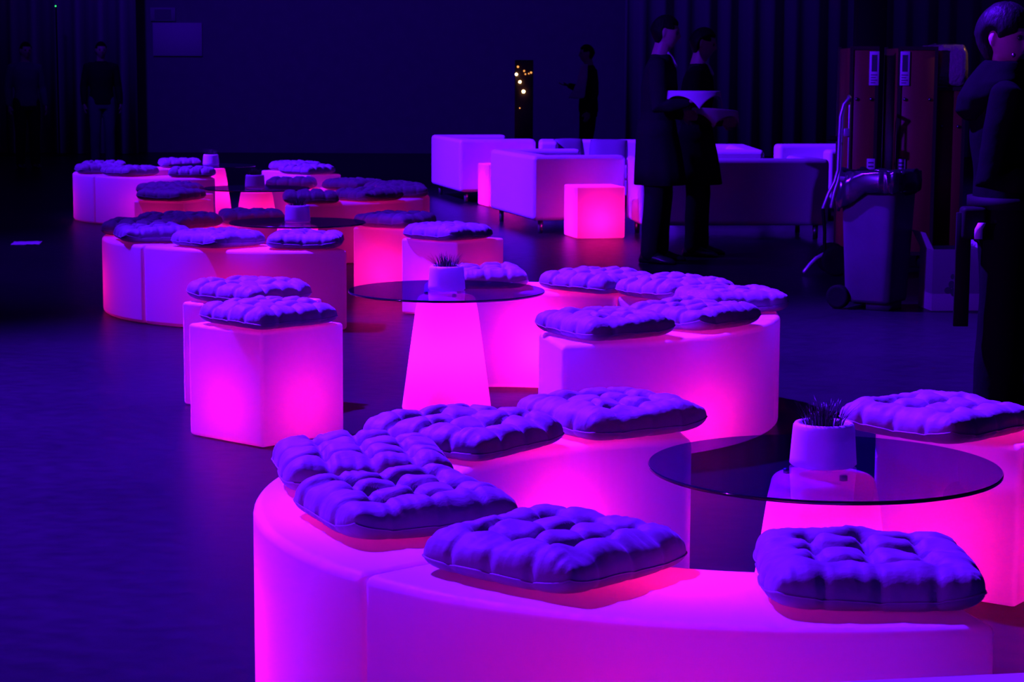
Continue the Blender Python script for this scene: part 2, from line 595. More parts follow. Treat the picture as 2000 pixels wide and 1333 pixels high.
def pot_parts():
    bm = bmesh.new()
    prof = [(0, 0.0), (0.070, 0.0), (0.0755, 0.005)]
    for k in range(1, 6):
        s = k / 5
        prof.append((0.0755 - 0.006 * s, 0.005 + 0.08 * s))
    prof += [(0.0685, 0.092), (0.0645, 0.0975), (0.0585, 0.098), (0.0540, 0.094), (0.0525, 0.085), (0.050, 0.062), (0, 0.062)]
    lathe(bm, prof, 56)
    pot = finish(bm)
    bm = bmesh.new()
    lathe(bm, [(0, 0.074), (0.03, 0.072), (0.0512, 0.069), (0.0512, 0.065), (0, 0.065)], 32)
    soil = finish(bm)
    grasses = []
    for s in range(3):
        rnd = random.Random(s + 3)
        bm = bmesh.new()
        for i in range(130):
            a = rnd.uniform(0, 2 * pi)
            r = 0.046 * sqrt(rnd.random())
            base = Vector((r * cos(a), r * sin(a), 0.070))
            lean = rnd.uniform(0.1, 0.55) * (0.35 + r / 0.046)
            hgt = rnd.uniform(0.045, 0.092)
            dx, dy = cos(a + rnd.uniform(-.6, .6)) * lean, sin(a + rnd.uniform(-.6, .6)) * lean
            side = Vector((-sin(a), cos(a), 0)) * 0.0030
            prev = None
            for k in range(5):
                q = k / 4
                c = base + Vector((dx * hgt * q * q, dy * hgt * q * q, hgt * q * (1 - 0.12 * q)))
                wd = side * (1 - 0.9 * q)
                th = Vector((cos(a), sin(a), 0)) * 0.0010 * (1 - 0.9 * q)
                cur = [bm.verts.new(c - wd), bm.verts.new(c + th), bm.verts.new(c + wd), bm.verts.new(c - th)]
                if prev:
                    for z in range(4):
                        bm.faces.new((prev[z], prev[(z + 1) % 4], cur[(z + 1) % 4], cur[z]))
                prev = cur
            bm.faces.new(prev)
        grasses.append(finish(bm))
    return pot, soil, grasses
POTM, SOILM, GRASSM = pot_parts()
PL = ['white plant pot with dark spiky grass on the near right glass table',
      'white plant pot with dark spiky grass on the central glass table',
      'small white plant pot with dark grass on the third glass table',
      'small violet lit white pot on the fourth glass table',
      'tiny white pot on the farthest glass table, below the pale wall board']
PO = [(-0.002, 0.0), (0, 0), (0, 0), (-0.01, 0), (-0.01, 0.0)]
for i, (((x, y), _, _), lab) in enumerate(zip(TABLES, PL)):
    t = thing('plant_pot', lab, 'plant', (x + PO[i][0], y + PO[i][1], HT + 0.0005), i * 1.3, 'potted grasses on the tables')
    mobj('pot', POTM, POT, t)
    s = mobj('soil', SOILM, SOIL, t)
    gr = mobj('grass', GRASSM[i % 3], GRASS, t)
    gr['label'] = 'dark spiky grass blades'

# ------------------------------------------------------------------ cushions
def cushion_mesh(seed, ec):
    rnd = random.Random(seed)
    n = 72
    a = 0.198
    off = Vector((rnd.uniform(0, 50), rnd.uniform(0, 50), rnd.uniform(0, 50)))
    btn = {}
    for i in (-0.5, 0, 0.5):
        for j in (-0.5, 0, 0.5):
            btn[(i, j)] = (i + rnd.uniform(-.04, .04), j + rnd.uniform(-.04, .04), rnd.uniform(.75, 1.15))
    lift = [rnd.uniform(-0.004, 0.020) for _ in range(4)]
    def crease(t):
        d = min(abs(t), abs(t - .5), abs(t + .5))
        return exp(-(d / 0.055) ** 2)
    def pt(u, v, side):
        nz = noise.noise(Vector((u * 1.3, v * 1.3, 0)) + off)
        nz2 = noise.noise(Vector((u * 1.3, v * 1.3, 7)) + off)
        # outline: rounded square with scalloped edges and full corners
        scal = 1 - 0.030 * crease(v) * abs(u) ** 6
        scal2 = 1 - 0.030 * crease(u) * abs(v) ** 6
        rc = 1 - 0.085 * (abs(u) ** 5) * (abs(v) ** 5)
        x = a * u * scal * rc * (1 + 0.04 * nz2)
        y = a * v * scal2 * rc * (1 + 0.04 * nz)
        e = max(0.0, (1 - abs(u) ** 7) * (1 - abs(v) ** 7))
        B = 0.0
        for bx, by, s in btn.values():
            d2 = (u - bx) ** 2 + (v - by) ** 2
            B += s * exp(-d2 / 0.012)
        cu, cv = crease(u), crease(v)
        edge = max(abs(u), abs(v))
        wr = 0.0
        if edge > 0.5:
            q = (edge - 0.5) / 0.5
            along = v if abs(u) > abs(v) else u
            wr = 0.0075 * q * (1 - 0.45 * q) * (noise.noise(Vector((along * 15, edge * 2.0, 3)) + off) + 0.5 * noise.noise(Vector((along * 34, edge * 3.0, 5)) + off))
        seam = 0.031 + 0.007 * nz + 0.004 * (cu + cv) * (edge ** 6) * -1
        cl = 0.0
        for k, (sx, sy) in enumerate(((1, 1), (-1, 1), (-1, -1), (1, -1))):
            cl += lift[k] * max(0, u * sx) ** 3 * max(0, v * sy) ** 3
        if side > 0:
            wu = 1.0 + 0.5 * noise.noise(Vector((u * 2, v * 2.5, 21)) + off)
            wv = 1.0 + 0.5 * noise.noise(Vector((u * 2.5, v * 2, 31)) + off)
            fe = 1 - (1 - ec) * min(1, max(0, (edge - 0.46) / 0.22))
            puff = 1 - (0.31 * max(cu * wu, cv * wv) + 0.06 * min(cu, cv)) * fe - 0.58 * min(1.1, B) + 0.22 * noise.noise(Vector((u * 3, v * 3, 11)) + off)
            z = seam + 0.058 * e ** 0.46 * puff + wr * e ** 0.2
        else:
            z = seam - seam * e ** 0.55 * (1 - 0.10 * cu * (edge ** 4) - 0.10 * cv * (edge ** 4))
            z = max(z, 0.0)
        return (x, y, z + cl)
    bm = bmesh.new()
    T = [[None] * (n + 1) for _ in range(n + 1)]
    Bt = [[None] * (n + 1) for _ in range(n + 1)]
    def rem(i):
        t = i / n * 2 - 1
        return math.copysign(1 - (1 - abs(t)) ** 1.25, t)
    for i in range(n + 1):
        for j in range(n + 1):
            u, v = rem(i), rem(j)
            T[i][j] = bm.verts.new(pt(u, v, 1))
            if 0 < i < n and 0 < j < n:
                Bt[i][j] = bm.verts.new(pt(u, v, -1))
            else:
                Bt[i][j] = T[i][j]
    for i in range(n):
        for j in range(n):
            bm.faces.new((T[i][j], T[i + 1][j], T[i + 1][j + 1], T[i][j + 1]))
            bm.faces.new((Bt[i][j], Bt[i][j + 1], Bt[i + 1][j + 1], Bt[i + 1][j]))
    rim = [T[i][0].co.copy() for i in range(0, n, 2)] + [T[n][j].co.copy() for j in range(0, n, 2)] + \
          [T[i][n].co.copy() for i in range(n, 0, -2)] + [T[0][j].co.copy() for j in range(n, 0, -2)]
    me = finish(bm)
    bm = bmesh.new()
    rim = [Vector((p.x * 1.004, p.y * 1.004, p.z)) for p in rim]
    N = len(rim)
    rings = []
    for k in range(N):
        t = (rim[(k + 1) % N] - rim[k - 1]).normalized()
        s = t.cross(Vector((0, 0, 1))).normalized()
        up = s.cross(t)
        rings.append([bm.verts.new(rim[k] + (s * cos(q * pi / 3) + up * sin(q * pi / 3)) * 0.0017) for q in range(6)])
    for k in range(N):
        A, B2 = rings[k], rings[(k + 1) % N]
        for q in range(6):
            bm.faces.new((A[q], A[(q + 1) % 6], B2[(q + 1) % 6], B2[q]))
    return me, finish(bm)
CUSHM = [cushion_mesh(s, e) for s, e in ((11, 0.10), (22, 0.22), (33, 0.5), (44, 0.85), (55, 0.8))]
_ci = [0]
def cushion(x, y, yaw, label, group, z=H, tilt=(0, 0), var=None):
    k = _ci[0] % 5 if var is None else var
    _ci[0] += 1
    t = thing('seat_cushion', label, 'cushion', (x, y, z), 0, group)
    t.rotation_euler = (R(tilt[0]), R(tilt[1]), R(yaw))
    b = mobj('cover', CUSHM[k][0], CUSH, t)
    mobj('seam_piping', CUSHM[k][1], PIPING, t)
    return t

g = 'tufted cushions on the nearest ring'
cushion(0.655, 3.725, -2, 'large tufted cushion at front right, square to the camera, below the near glass table', g, var=0)
cushion(0.085, 3.875, -41, 'tufted cushion turned to a diamond on the front bench, left of the frontmost one', g, var=1)
cushion(-0.225, 4.290, 24, 'tufted cushion with raised left front corner on the left bend of the nearest ring', g, var=2)
cushion(-0.350, 4.750, 12, 'leftmost cushion of the nearest ring, partly covered from the front by another', g, var=3)
cushion(-0.120, 5.165, -36, 'tufted cushion in front of the central cone table, behind the left bend', g, var=4)
cushion(0.265, 5.450, 33, 'tufted cushion alone at the end of the nearest ring, below the pink bench spot', g, var=1)
g = 'tufted cushions on the middle ring'
cx, cy = RINGS[1][1]
cushion(-0.135, 9.115, 5, 'cushion partly hidden behind the plant on the central glass table', g, var=2)
cushion(0.375, 8.970, -42, 'tufted cushion at the back of the middle ring, above the bright pink inner wall', g, var=3)
cushion(0.690, 8.700, 38, 'tufted cushion at the back right of the middle ring, middle of the row', g, var=4)
cushion(0.880, 8.260, 12, 'rightmost tufted cushion of the middle ring, on its outer bend', g, var=0)
cushion(0.680, 7.720, 45, 'tufted cushion on the right of the middle ring, second from its front end', g, var=2)
cushion(0.335, 7.420, 32, 'darker tufted cushion on the front end of the middle ring, above the violet end wall', g, var=1)
g = 'tufted cushions on the third ring'
cx, cy = RINGS[2][1]
for a, yaw, lab, v in ((-81, 0, 'puffy cushion square to the camera at the right end of the third ring', 0),
                       (-112, -42, 'diamond turned cushion on the third ring, left of the puffy one', 1),
                       (-146, 20, 'dark cushion at the front left of the third ring cluster', 2),
                       (181, -4, 'leftmost dark cushion of the third ring cluster', 3),
                       (147, -35, 'dark cushion at the back of the third ring cluster', 4),
                       (114, 12, 'cushion just left of the small plant pot on the third table', 1)):
    cushion(cx + 0.9 * cos(R(a)), cy + 0.9 * sin(R(a)), yaw, lab, g, var=v)
g = 'tufted cushions on the fourth ring'
cx, cy = RINGS[3][1]
for a, yaw, lab, v in ((-71, 8, 'dark cushion right behind the plant of the third table', 3),
                       (-40, 42, 'dark cushion on the front right of the fourth ring', 2),
                       (-5, 8, 'dark cushion at the right bend of the fourth ring', 0),
                       (24, 30, 'dark cushion at the back right bend of the fourth ring', 4),
                       (58, -35, 'dark cushion at the back of the fourth ring, above its pink inner wall', 1),
                       (92, 0, 'flat dark cushion right beside the pot of the fourth table', 2)):
    cushion(cx + 0.9 * cos(R(a)), cy + 0.9 * sin(R(a)), yaw, lab, g, var=v)
g = 'tufted cushions on the farthest ring'
cx, cy = RINGS[4][1]
for a, yaw, lab, v in ((-83, 3, 'rounded dark cushion at the right end of the farthest left bench', 3),
                       (-121, -35, 'dark cushion in the middle front of the farthest ring', 2),
                       (-156, 20, 'leftmost dark cushion of the farthest ring', 0),
                       (168, 5, 'dark cushion behind the leftmost one on the farthest ring', 4),
                       (108, 15, 'thin dark cushion at the back of the farthest ring, left of its pot', 1)):
    cushion(cx + 0.9 * cos(R(a)), cy + 0.9 * sin(R(a)), yaw, lab, g, var=v)
g = 'tufted cushions on the cube seats'
cushion(-0.915, 7.705, -45, 'tufted cushion on the left front glowing cube', g, var=3)
cushion(-1.085, 8.490, -38, 'tufted cushion with turned up right corner on the cube behind the left front one', g, var=4, tilt=(0, 0))
cushion(-0.365, 11.660, -42, 'tufted cushion on the cube behind the central plant', g, var=1)
cushion(-0.715, 12.560, -30, 'tufted cushion on the bright pink cube at the right end of the third table', g, var=2)
cushion(-2.475, 14.980, -22, 'dark cushion on the front cube left of the hot pink cone', g, var=0)
cushion(-2.610, 15.750, -27, 'dark cushion on the hidden rear cube left of the hot pink cone', g, var=3)
cushion(-1.870, 18.830, -38, 'dark cushion on the small far cube with two visible faces', g, var=4)
cushion(-2.050, 19.520, -33, 'blue lit cushion on the farthest cube', g, var=1)
cushion(1.130, 5.420, -47, 'tufted cushion on the large cube at the right edge of the frame', g, var=0)

# ------------------------------------------------------------------ sofas
SL, SD, SH, SB = 1.58, 0.82, 0.66, 0.11   # length, depth, height, underside
def sofa_proto():
    T = 0.19
    parts = {}
    bm = bmesh.new()
    U = [(-SL / 2, -SD / 2), (-SL / 2 + T, -SD / 2), (-SL / 2 + T, SD / 2 - T), (SL / 2 - T, SD / 2 - T), (SL / 2 - T, -SD / 2),
         (SL / 2, -SD / 2), (SL / 2, SD / 2), (-SL / 2, SD / 2)]
    lo = [bm.verts.new((x, y, SB)) for x, y in U]
    hi = [bm.verts.new((x, y, SH)) for x, y in U]
    for V in (lo, hi):
        bm.faces.new((V[0], V[1], V[2], V[7]))
        bm.faces.new((V[2], V[3], V[6], V[7]))
        bm.faces.new((V[3], V[4], V[5], V[6]))
    for k in range(8):
        bm.faces.new((lo[k], lo[(k + 1) % 8], hi[(k + 1) % 8], hi[k]))
    bevel_sharp(bm, 0.04, 5)
    parts['back'] = finish(bm)
    parts['base'] = finish(rbox(-SL / 2 + T, SL / 2 - T, -SD / 2 + 0.01, SD / 2 - T, SB, 0.27, 0.015, 2))
    w = (SL - 2 * T) / 2
    parts['seat_cushion'] = finish(rbox(-w / 2 + 0.004, w / 2 - 0.004, -SD / 2 + 0.005, SD / 2 - T - 0.005, 0.272, 0.42, 0.03, 4))
    bm = bmesh.new()
    lathe(bm, [(0, 0), (0.02, 0), (0.024, SB), (0, SB)], 20)
    parts['leg'] = finish(bm)
    return parts
SP = sofa_proto()
def sofa(x, y, rz, label):
    """local +Y is the back"""
    t = thing('sofa', label, 'sofa', (x, y, 0), R(rz), 'white box sofas')
    T = 0.19
    mobj('back_and_arms', SP['back'], LEATHER, t, weighted=True)
    for s in (-1, 1):
        mobj('seat_cushion', SP['seat_cushion'], LEATHER, t, loc=(s * (SL - 2 * T) / 4, 0, 0), weighted=True)
        for q in (-1, 1):
            mobj('leg', SP['leg'], LEG, t, loc=(s * (SL / 2 - 0.09), q * (SD / 2 - 0.09), 0))
    mobj('seat_base', SP['base'], LEATHER, t, weighted=True)
    return t
# the back of sofa A runs from its near left corner (0.16,17.36) away to (-0.2,18.85)
def place_sofa(cornerx, cornery, ang, label):
    """back left: near-left corner given, ang = heading of the near arm face (world deg)"""
    a = R(ang)
    ux, uy = cos(a), sin(a)          # along arm (depth of sofa), away from the back
    vx, vy = -sin(a), cos(a)         # along length, going away
    x = cornerx + ux * SD / 2 + vx * SL / 2
    y = cornery + uy * SD / 2 + vy * SL / 2
    # local +Y (back) must point to -u
    return sofa(x, y, ang + 90, label)
place_sofa(0.172, 17.47, 14, 'white box sofa seen end on right behind the pink lamp cube')
place_sofa(-0.555, 21.50, 13, 'leftmost white box sofa, farther away, its violet back facing left')
# sofa B: back towards the camera
sofa(1.05 + 0.79 * cos(R(5.5)) - 0.41 * sin(R(5.5)), 16.96 + 0.79 * sin(R(5.5)) + 0.41 * cos(R(5.5)), 185.5, 'white sofa turned away, its wide dark back right of the waiters')
# sofa D: faces the camera, beyond A and B
sofa(1.06, 21.40, 0, 'white sofa facing the camera behind the end on sofa, dark pillows on it')
sofa(1.90, 19.80, -90, 'white sofa behind the turned away one, rounded end just right of the waiters')
sofa(3.16, 20.0, -78, 'white sofa barely visible above the right end of the turned away sofa')

def pillow(x, y, z, rz, tiltx, label, sx=0.4, sy=0.4):
    bm = bmesh.new()
    n = 20
    def p(u, v, s):
        e = max(0, (1 - u ** 4) * (1 - v ** 4))
        k = 1 - 0.10 * (u * u * v * v - u * u * 0.5 - v * v * 0.5) - 0.1
        return (u * sx / 2 * k, s * 0.065 * e ** 0.6, v * sy / 2 * k)
    A = [[bm.verts.new(p(i / n * 2 - 1, j / n * 2 - 1, -1)) for j in range(n + 1)] for i in range(n + 1)]
    B = [[A[i][j] if i in (0, n) or j in (0, n) else bm.verts.new(p(i / n * 2 - 1, j / n * 2 - 1, 1)) for j in range(n + 1)] for i in range(n + 1)]
    for i in range(n):
        for j in range(n):
            bm.faces.new((A[i][j], A[i + 1][j], A[i + 1][j + 1], A[i][j + 1]))
            bm.faces.new((B[i][j], B[i][j + 1], B[i + 1][j + 1], B[i + 1][j]))
    return tag(mobj('throw_pillow', bm, PILLOW, None, (x, y, z), (R(tiltx), 0, R(rz))), label, 'pillow', 'dark pillows on the sofa')
pillow(0.58, 21.26, 0.535, 14, -24, 'dark pillow leaning at the left arm of the sofa facing the camera', 0.34, 0.34)
pillow(0.98, 21.24, 0.525, -6, -28, 'second dark pillow right of the first one on the sofa facing the camera', 0.42, 0.36)

# ------------------------------------------------------------------ people
def head_fn(th, ph, off=0.0):
    """th azimuth (0 = face), ph elevation; unit head centred at skull centre; metres"""
    x, y, z = cos(ph) * cos(th), cos(ph) * sin(th), sin(ph)
    rx, ry, rz = 0.098, 0.077, 0.118
    X, Y, Z = x * rx, y * ry, z * rz
    if z < 0:
        k = -z
        Y *= 1 - 0.30 * k ** 1.5
        if x < 0:
            X *= 1 - 0.45 * k
        else:
            X *= 1 - 0.05 * k
    if x > 0:                      # flatten the face a little
        X *= 0.94
    if x < 0 and z > 0:
        X *= 1.06
    def G(yy, zz, sy, sz):
        return exp(-((y - yy) / sy) ** 2 - ((z - zz) / sz) ** 2) if x > 0 else 0
    X += 0.022 * G(0, -0.20, 0.15, 0.16) + 0.010 * G(0, 0.02, 0.12, 0.16)       # nose
    X += 0.006 * G(0.33, 0.26, 0.28, 0.10) + 0.006 * G(-0.33, 0.26, 0.28, 0.10) # brow
    X -= 0.010 * G(0.36, 0.06, 0.17, 0.11) + 0.010 * G(-0.36, 0.06, 0.17, 0.11) # eye sockets
    X += 0.007 * G(0, -0.50, 0.26, 0.06) + 0.006 * G(0, -0.62, 0.24, 0.05)      # lips
    X -= 0.004 * G(0, -0.56, 0.26, 0.025)
    X += 0.012 * G(0, -0.86, 0.30, 0.14)                                        # chin
    v = Vector((X, Y, Z))
    return v + v.normalized() * off

def head_piece(bm, M, off_fn=lambda th, ph: 0.0, nt=56, npz=40):
    rings = []
    for j in range(1, npz):
        ph = -pi / 2 + pi * j / npz
        rings.append([bm.verts.new(M @ head_fn(-pi + 2 * pi * i / nt, ph, off_fn(-pi + 2 * pi * i / nt, ph))) for i in range(nt)])
    lo = bm.verts.new(M @ head_fn(0, -pi / 2, off_fn(0, -pi / 2)))
    hi = bm.verts.new(M @ head_fn(0, pi / 2, off_fn(0, pi / 2)))
    for a, b in zip(rings, rings[1:]):
        for k in range(nt):
            bm.faces.new((a[k], a[(k + 1) % nt], b[(k + 1) % nt], b[k]))
    for k in range(nt):
        bm.faces.new((lo, rings[0][(k + 1) % nt], rings[0][k]))
        bm.faces.new((hi, rings[-1][k], rings[-1][(k + 1) % nt]))

def hand(bm, wrist, d, palm_n, curl=0.5, side=1, k=1.0):
    """d: direction of fingers, palm_n: palm normal, side: +1/-1 selects the thumb side"""
    d = Vector(d).normalized()
    pn = Vector(palm_n)
    pn = (pn - d * pn.dot(d)).normalized()
    s = d.cross(pn) * side
    W = Vector(wrist)
    knuckles = []
    for i, q in enumerate((-0.030, -0.010, 0.010, 0.029)):
        kp = W + d * (0.088 - 0.006 * abs(i - 1.3)) * k + s * q * k
        tube(bm, [W + s * q * 0.5 * k + d * 0.005, W + d * 0.045 * k + s * q * 0.9 * k, kp], [0.015 * k, 0.0135 * k, 0.0115 * k], 10)
        knuckles.append(kp)
    for i, kp in enumerate(knuckles):
        ln = (0.066, 0.076, 0.072, 0.056)[i] * k
        p = kp.copy()
        dirv = d.copy()
        pts, rr = [p.copy()], [0.0098 * k]
        for j, fr in enumerate((0.45, 0.32, 0.23)):
            ang = curl * (0.7 + 0.25 * j + 0.06 * i)
            dirv = (dirv * cos(ang) + pn * sin(ang)).normalized()
            p = p + dirv * ln * fr
            pts.append(p.copy())
            rr.append((0.0092 - 0.0010 * j) * k)
            pn2 = None
        tube(bm, pts, rr, 10)
    tb = W + d * 0.022 * k - s * 0.022 * k
    t1 = tb + (d * 0.6 - s * 0.75 + pn * 0.25).normalized() * 0.042 * k
    t2 = t1 + (d * 0.85 - s * 0.25 + pn * 0.5).normalized() * 0.032 * k
    t3 = t2 + (d * 0.9 + pn * 0.45).normalized() * 0.024 * k
    tube(bm, [tb, t1, t2, t3], [0.015 * k, 0.0115 * k, 0.0105 * k, 0.009 * k], 10)

def person(label, loc, yaw, h=1.72, arms=None, stance=None, head_yaw=0, head_pitch=0, hair='short', top=None, bottom=None,
           apron=False, hands=True, voxel=0.0065, lean=0.0, hunch=0.0, female=False, wide=1.0, group=None):
    k = h / 1.75
    t = thing('person', label, 'person', loc, R(yaw), group)
    top = top or CLOTH_BLACK
    bottom = bottom or CLOTH_BLACK
    sw = (0.165 if female else 0.185) * k * wide
    hx = lean
    pel = Vector((0, 0, 0.93 * k))
    chest = Vector((hx * 0.6, 0, 1.25 * k))
    nb = Vector((hx, 0, 1.47 * k))
    hc = Vector((hx + 0.035 * k + hunch, 0, h - 0.118 * k + 0.002))
    st = stance or {}
    hipw = 0.095 * k
    legs = []
    for s in (1, -1):
        f = st.get(s, {})
        kx, ax, ay = f.get('kx', 0.03), f.get('ax', 0.0), f.get('ay', s * 0.105)
        hip = Vector((0, s * hipw, 0.90 * k))
        kn = Vector((kx, (s * hipw + ay) / 2, 0.49 * k))
        an = Vector((ax, ay, 0.085 * k))
        legs.append((s, hip, kn, an, f.get('toe', 0.0)))
    A = arms or {}
    armp = []
    for s in (1, -1):
        sh = Vector((hx * 0.95 - 0.01, s * sw, 1.405 * k))
        d = A.get(s, {})
        el = Vector(d.get('el', (hx - 0.03, s * (sw + 0.06), 1.12 * k)))
        wr = Vector(d.get('wr', (hx + 0.05, s * (sw + 0.07), 0.87 * k)))
        armp.append((s, sh, el, wr, d))
    # body -------------------------------------------------
    Mh = Matrix.Translation(hc) @ Matrix.Rotation(R(head_yaw), 4, 'Z') @ Matrix.Rotation(R(head_pitch), 4, 'Y') @ Matrix.Scale(k * 1.0, 4)
    bm = bmesh.new()
    head_piece(bm, Mh)
    for s in (1, -1):
        ear = [Mh @ Vector((-0.012 - 0.006 * q, s * (0.071 + 0.006 * q), 0.022 - 0.05 * q)) for q in (0, 0.35, 0.7, 1.0)]
        tube(bm, ear, [0.012, 0.014, 0.011, 0.007], 10)
        tube(bm, [Mh @ Vector((-0.026, s * 0.075, 0.02)), Mh @ Vector((-0.03, s * 0.08, -0.005)), Mh @ Vector((-0.02, s * 0.076, -0.026))], [0.006, 0.006, 0.005], 8)
    nr = 0.052 if female else 0.062
    tube(bm, [nb + Vector((-0.01, 0, -0.05 * k)), nb + Vector((0.0, 0, 0.02 * k)), hc + Vector((-0.018, 0, -0.075 * k))], [nr * 1.2 * k, nr * k, nr * 0.95 * k], 16)
    rs = [(pel.z - 0.10 * k, 0, .085, .13), (pel.z, 0, .105, .155), (1.07 * k, hx * .3, .095, .13), (1.25 * k, hx * .7, .112, .155), (1.38 * k, hx * .95, .098, .165), (1.45 * k, hx, .065, .10)]
    loft(bm, [ell(x, 0, z, a * k, b * k * wide, 24) for z, x, a, b in rs])
    for s, hip, kn, an, toe in legs:
        tube(bm, [hip, hip.lerp(kn, .5), kn, kn.lerp(an, .35), an], [.082 * k, .07 * k, .052 * k, .052 * k, .037 * k], 14)
        fd = Vector((cos(toe), sin(toe), 0))
        tube(bm, [an + Vector((0, 0, -.04 * k)) - fd * .03, an + fd * .06 + Vector((0, 0, -.058 * k)), an + fd * .13 + Vector((0, 0, -.066 * k))], [.028 * k, .022 * k, .014 * k], 12)
    for s, sh, el, wr, d in armp:
        tube(bm, [sh + Vector((0, -s * .03, 0)), sh, sh.lerp(el, .5), el, el.lerp(wr, .35), wr], [.05 * k, .052 * k, .044 * k, .036 * k, .037 * k, .026 * k], 14)
        if hands:
            fd = d.get('hd', (wr - el))
            hand(bm, wr, fd, d.get('pn', (0, -s, 0)), d.get('curl', 0.35), d.get('ts', s), k)
    body = mobj('body', evaluated(bm, voxel, 3), SKIN, t)
    body['label'] = 'bare skin of head, neck and hands'
    for s in (1, -1):
        bm = bmesh.new()
        bmesh.ops.create_uvsphere(bm, u_segments=16, v_segments=10, radius=0.0115 * k)
        p = Mh @ Vector((0.0775, s * 0.030, 0.006))
        for v in bm.verts:
            v.co += p
        mobj('eye', bm, SHOE, t)
    # hair -------------------------------------------------
    def hoff(th, ph):
        x, y, z = cos(ph) * cos(th), cos(ph) * sin(th), sin(ph)
        if hair == 'short':
            line = 0.52 if x > 0.35 else (0.52 - (0.35 - x) * 1.35)
            m = max(0.0, min(1.0, (z - line) / 0.16 + 0.5))
            if abs(y) > 0.75 and x > -0.2:
                m = max(0.0, min(1.0, (z - 0.25) / 0.2 + 0.5))
            return -0.006 + 0.017 * m
        # swept bob: fringe low over the temple, cropped nape, ear bare
        line = 0.42 if x > 0.55 else (0.42 - (0.55 - x) * 0.9)
        if x < -0.25:
            line = -0.78
        if x > 0.02 and x < 0.75 and abs(y) > 0.45:
            line = -0.02 + (x - 0.02) * 0.35
        m = max(0.0, min(1.0, (z - line) / 0.14 + 0.5))
        if abs(y) > 0.6:
            m *= min(1.0, max(0.0, hypot((x + 0.16) / 0.34, (z + 0.06) / 0.36) * 2.2 - 1.4))
        thick = 0.026 + 0.010 * max(0, z) + 0.010 * max(0, -x)
        return -0.006 + thick * m + 0.003 * m * noise.noise(Vector((th * 9, ph * 3, 2)))
    bm = bmesh.new()
    head_piece(bm, Mh, hoff, 72, 48)
    mobj('hair', bm, HAIR, t)
    # clothes ----------------------------------------------
    bm = bmesh.new()
    e = 0.014
    bot = 0.86 * k if not female else 0.88 * k
    js = [(bot, 0, .128, .178), (0.95 * k / k * k, 0, .128, .175), (1.07 * k, hx * .3, .118, .158), (1.25 * k, hx * .7, .132, .180), (1.37 * k, hx * .95, .118, .190), (1.44 * k, hx, .088, .125), (1.485 * k, hx + .004, .070, .078)]
    loft(bm, [ell(x, 0, z, a * k, b * k * wide, 28) for z, x, a, b in js])
    for s, sh, el, wr, d in armp:
        we = el.lerp(wr, 0.93)
        tube(bm, [sh + Vector((0, -s * .05, 0.0)), sh, sh.lerp(el, .5), el, el.lerp(wr, .4), we], [.066 * k, .070 * k, .062 * k, .056 * k, .054 * k, .042 * k], 16)
    jk = mobj('jacket', evaluated(bm, max(voxel, 0.009), 4, 0.007, 7.0, (1, 1, 0.7)), top, t)
    bm = bmesh.new()
    loft(bm, [ell(0, 0, z, a * k, b * k * wide, 24) for z, a, b in ((0.80 * k, .115, .165), (0.90 * k, .120, .170), (0.98 * k, .112, .152))])
    fl = 1.25 if female else 1.0
    for s, hip, kn, an, toe in legs:
        tube(bm, [hip + Vector((0, 0, .02)), hip.lerp(kn, .45), kn, kn.lerp(an, .5), an + Vector((0, 0, -0.005))],
             [.100 * k, .092 * k, .076 * k * fl, .072 * k * fl, .068 * k * fl], 18)
    mobj('trousers', evaluated(bm, max(voxel, 0.009), 4, 0.007, 6.0, (1, 1, 0.6)), bottom, t)
    for s, hip, kn, an, toe in legs:
        bm = bmesh.new()
        fd = Vector((cos(toe), sin(toe), 0))
        sd = Vector((-sin(toe), cos(toe), 0))
        ringsp = []
        for q, wd, hh in ((-.078, .026, .05), (-.062, .036, .09), (-.01, .042, .105), (.05, .044, .085), (.11, .047, .058), (.165, .041, .042), (.197, .020, .024)):
            c = Vector((an.x, an.y, 0)) + fd * q * k
            rg = []
            for i in range(16):
                aa = 2 * pi * i / 16
                zz = hh * k * (0.5 + 0.5 * sin(aa)) + 0.001
                rg.append(c + sd * wd * k * cos(aa) * (1.0 if sin(aa) < 0.2 else 0.85) + Vector((0, 0, zz)))
            ringsp.append(rg)
        loft(bm, ringsp)
        mobj('shoe', bm, SHOE, t)
    if apron:
        bm = bmesh.new()
        rr = []
        for z, a, b, x in ((1.02, .132, .172, 0), (0.92, .150, .190, .0), (0.80, .165, .205, .012), (0.68, .178, .212, .02), (0.56, .188, .215, .028)):
            rg = []
            for i in range(44):
                aa = 2 * pi * i / 44
                fold = 1 + 0.025 * sin(aa * 9) * (1.02 - z) / 0.46
                rg.append((x + a * k * cos(aa) * fold, b * k * sin(aa) * fold, z * k))
            rr.append(rg)
        inner = [[(p[0] * .95, p[1] * .95, p[2]) for p in rg] for rg in rr[::-1]]
        loft(bm, rr + inner, close=False)
        n = 44
        bm.verts.ensure_lookup_table()
        L0 = bm.verts[0:n]
        L1 = bm.verts[len(bm.verts) - n:len(bm.verts)]
        for i in range(n):
            bm.faces.new((L0[i], L1[i], L1[(i + 1) % n], L0[(i + 1) % n]))
        ap = mobj('apron', bm, CLOTH_BLACK, t)
        bm = bmesh.new()
        M3 = Vector((hx, 0, 0))
        for s in (1, -1):
            tube(bm, [(hx + .055 * k, s * .03 * k, 1.492 * k), (hx + .085 * k, s * .012 * k, 1.455 * k), (hx + .108 * k, s * .018 * k, 1.405 * k)], [.010, .011, .013], 10)
        sc = mobj('shirt_collar', bm, WHITE_CLOTH, t)
        sc['label'] = 'white collar points'
    return t, k

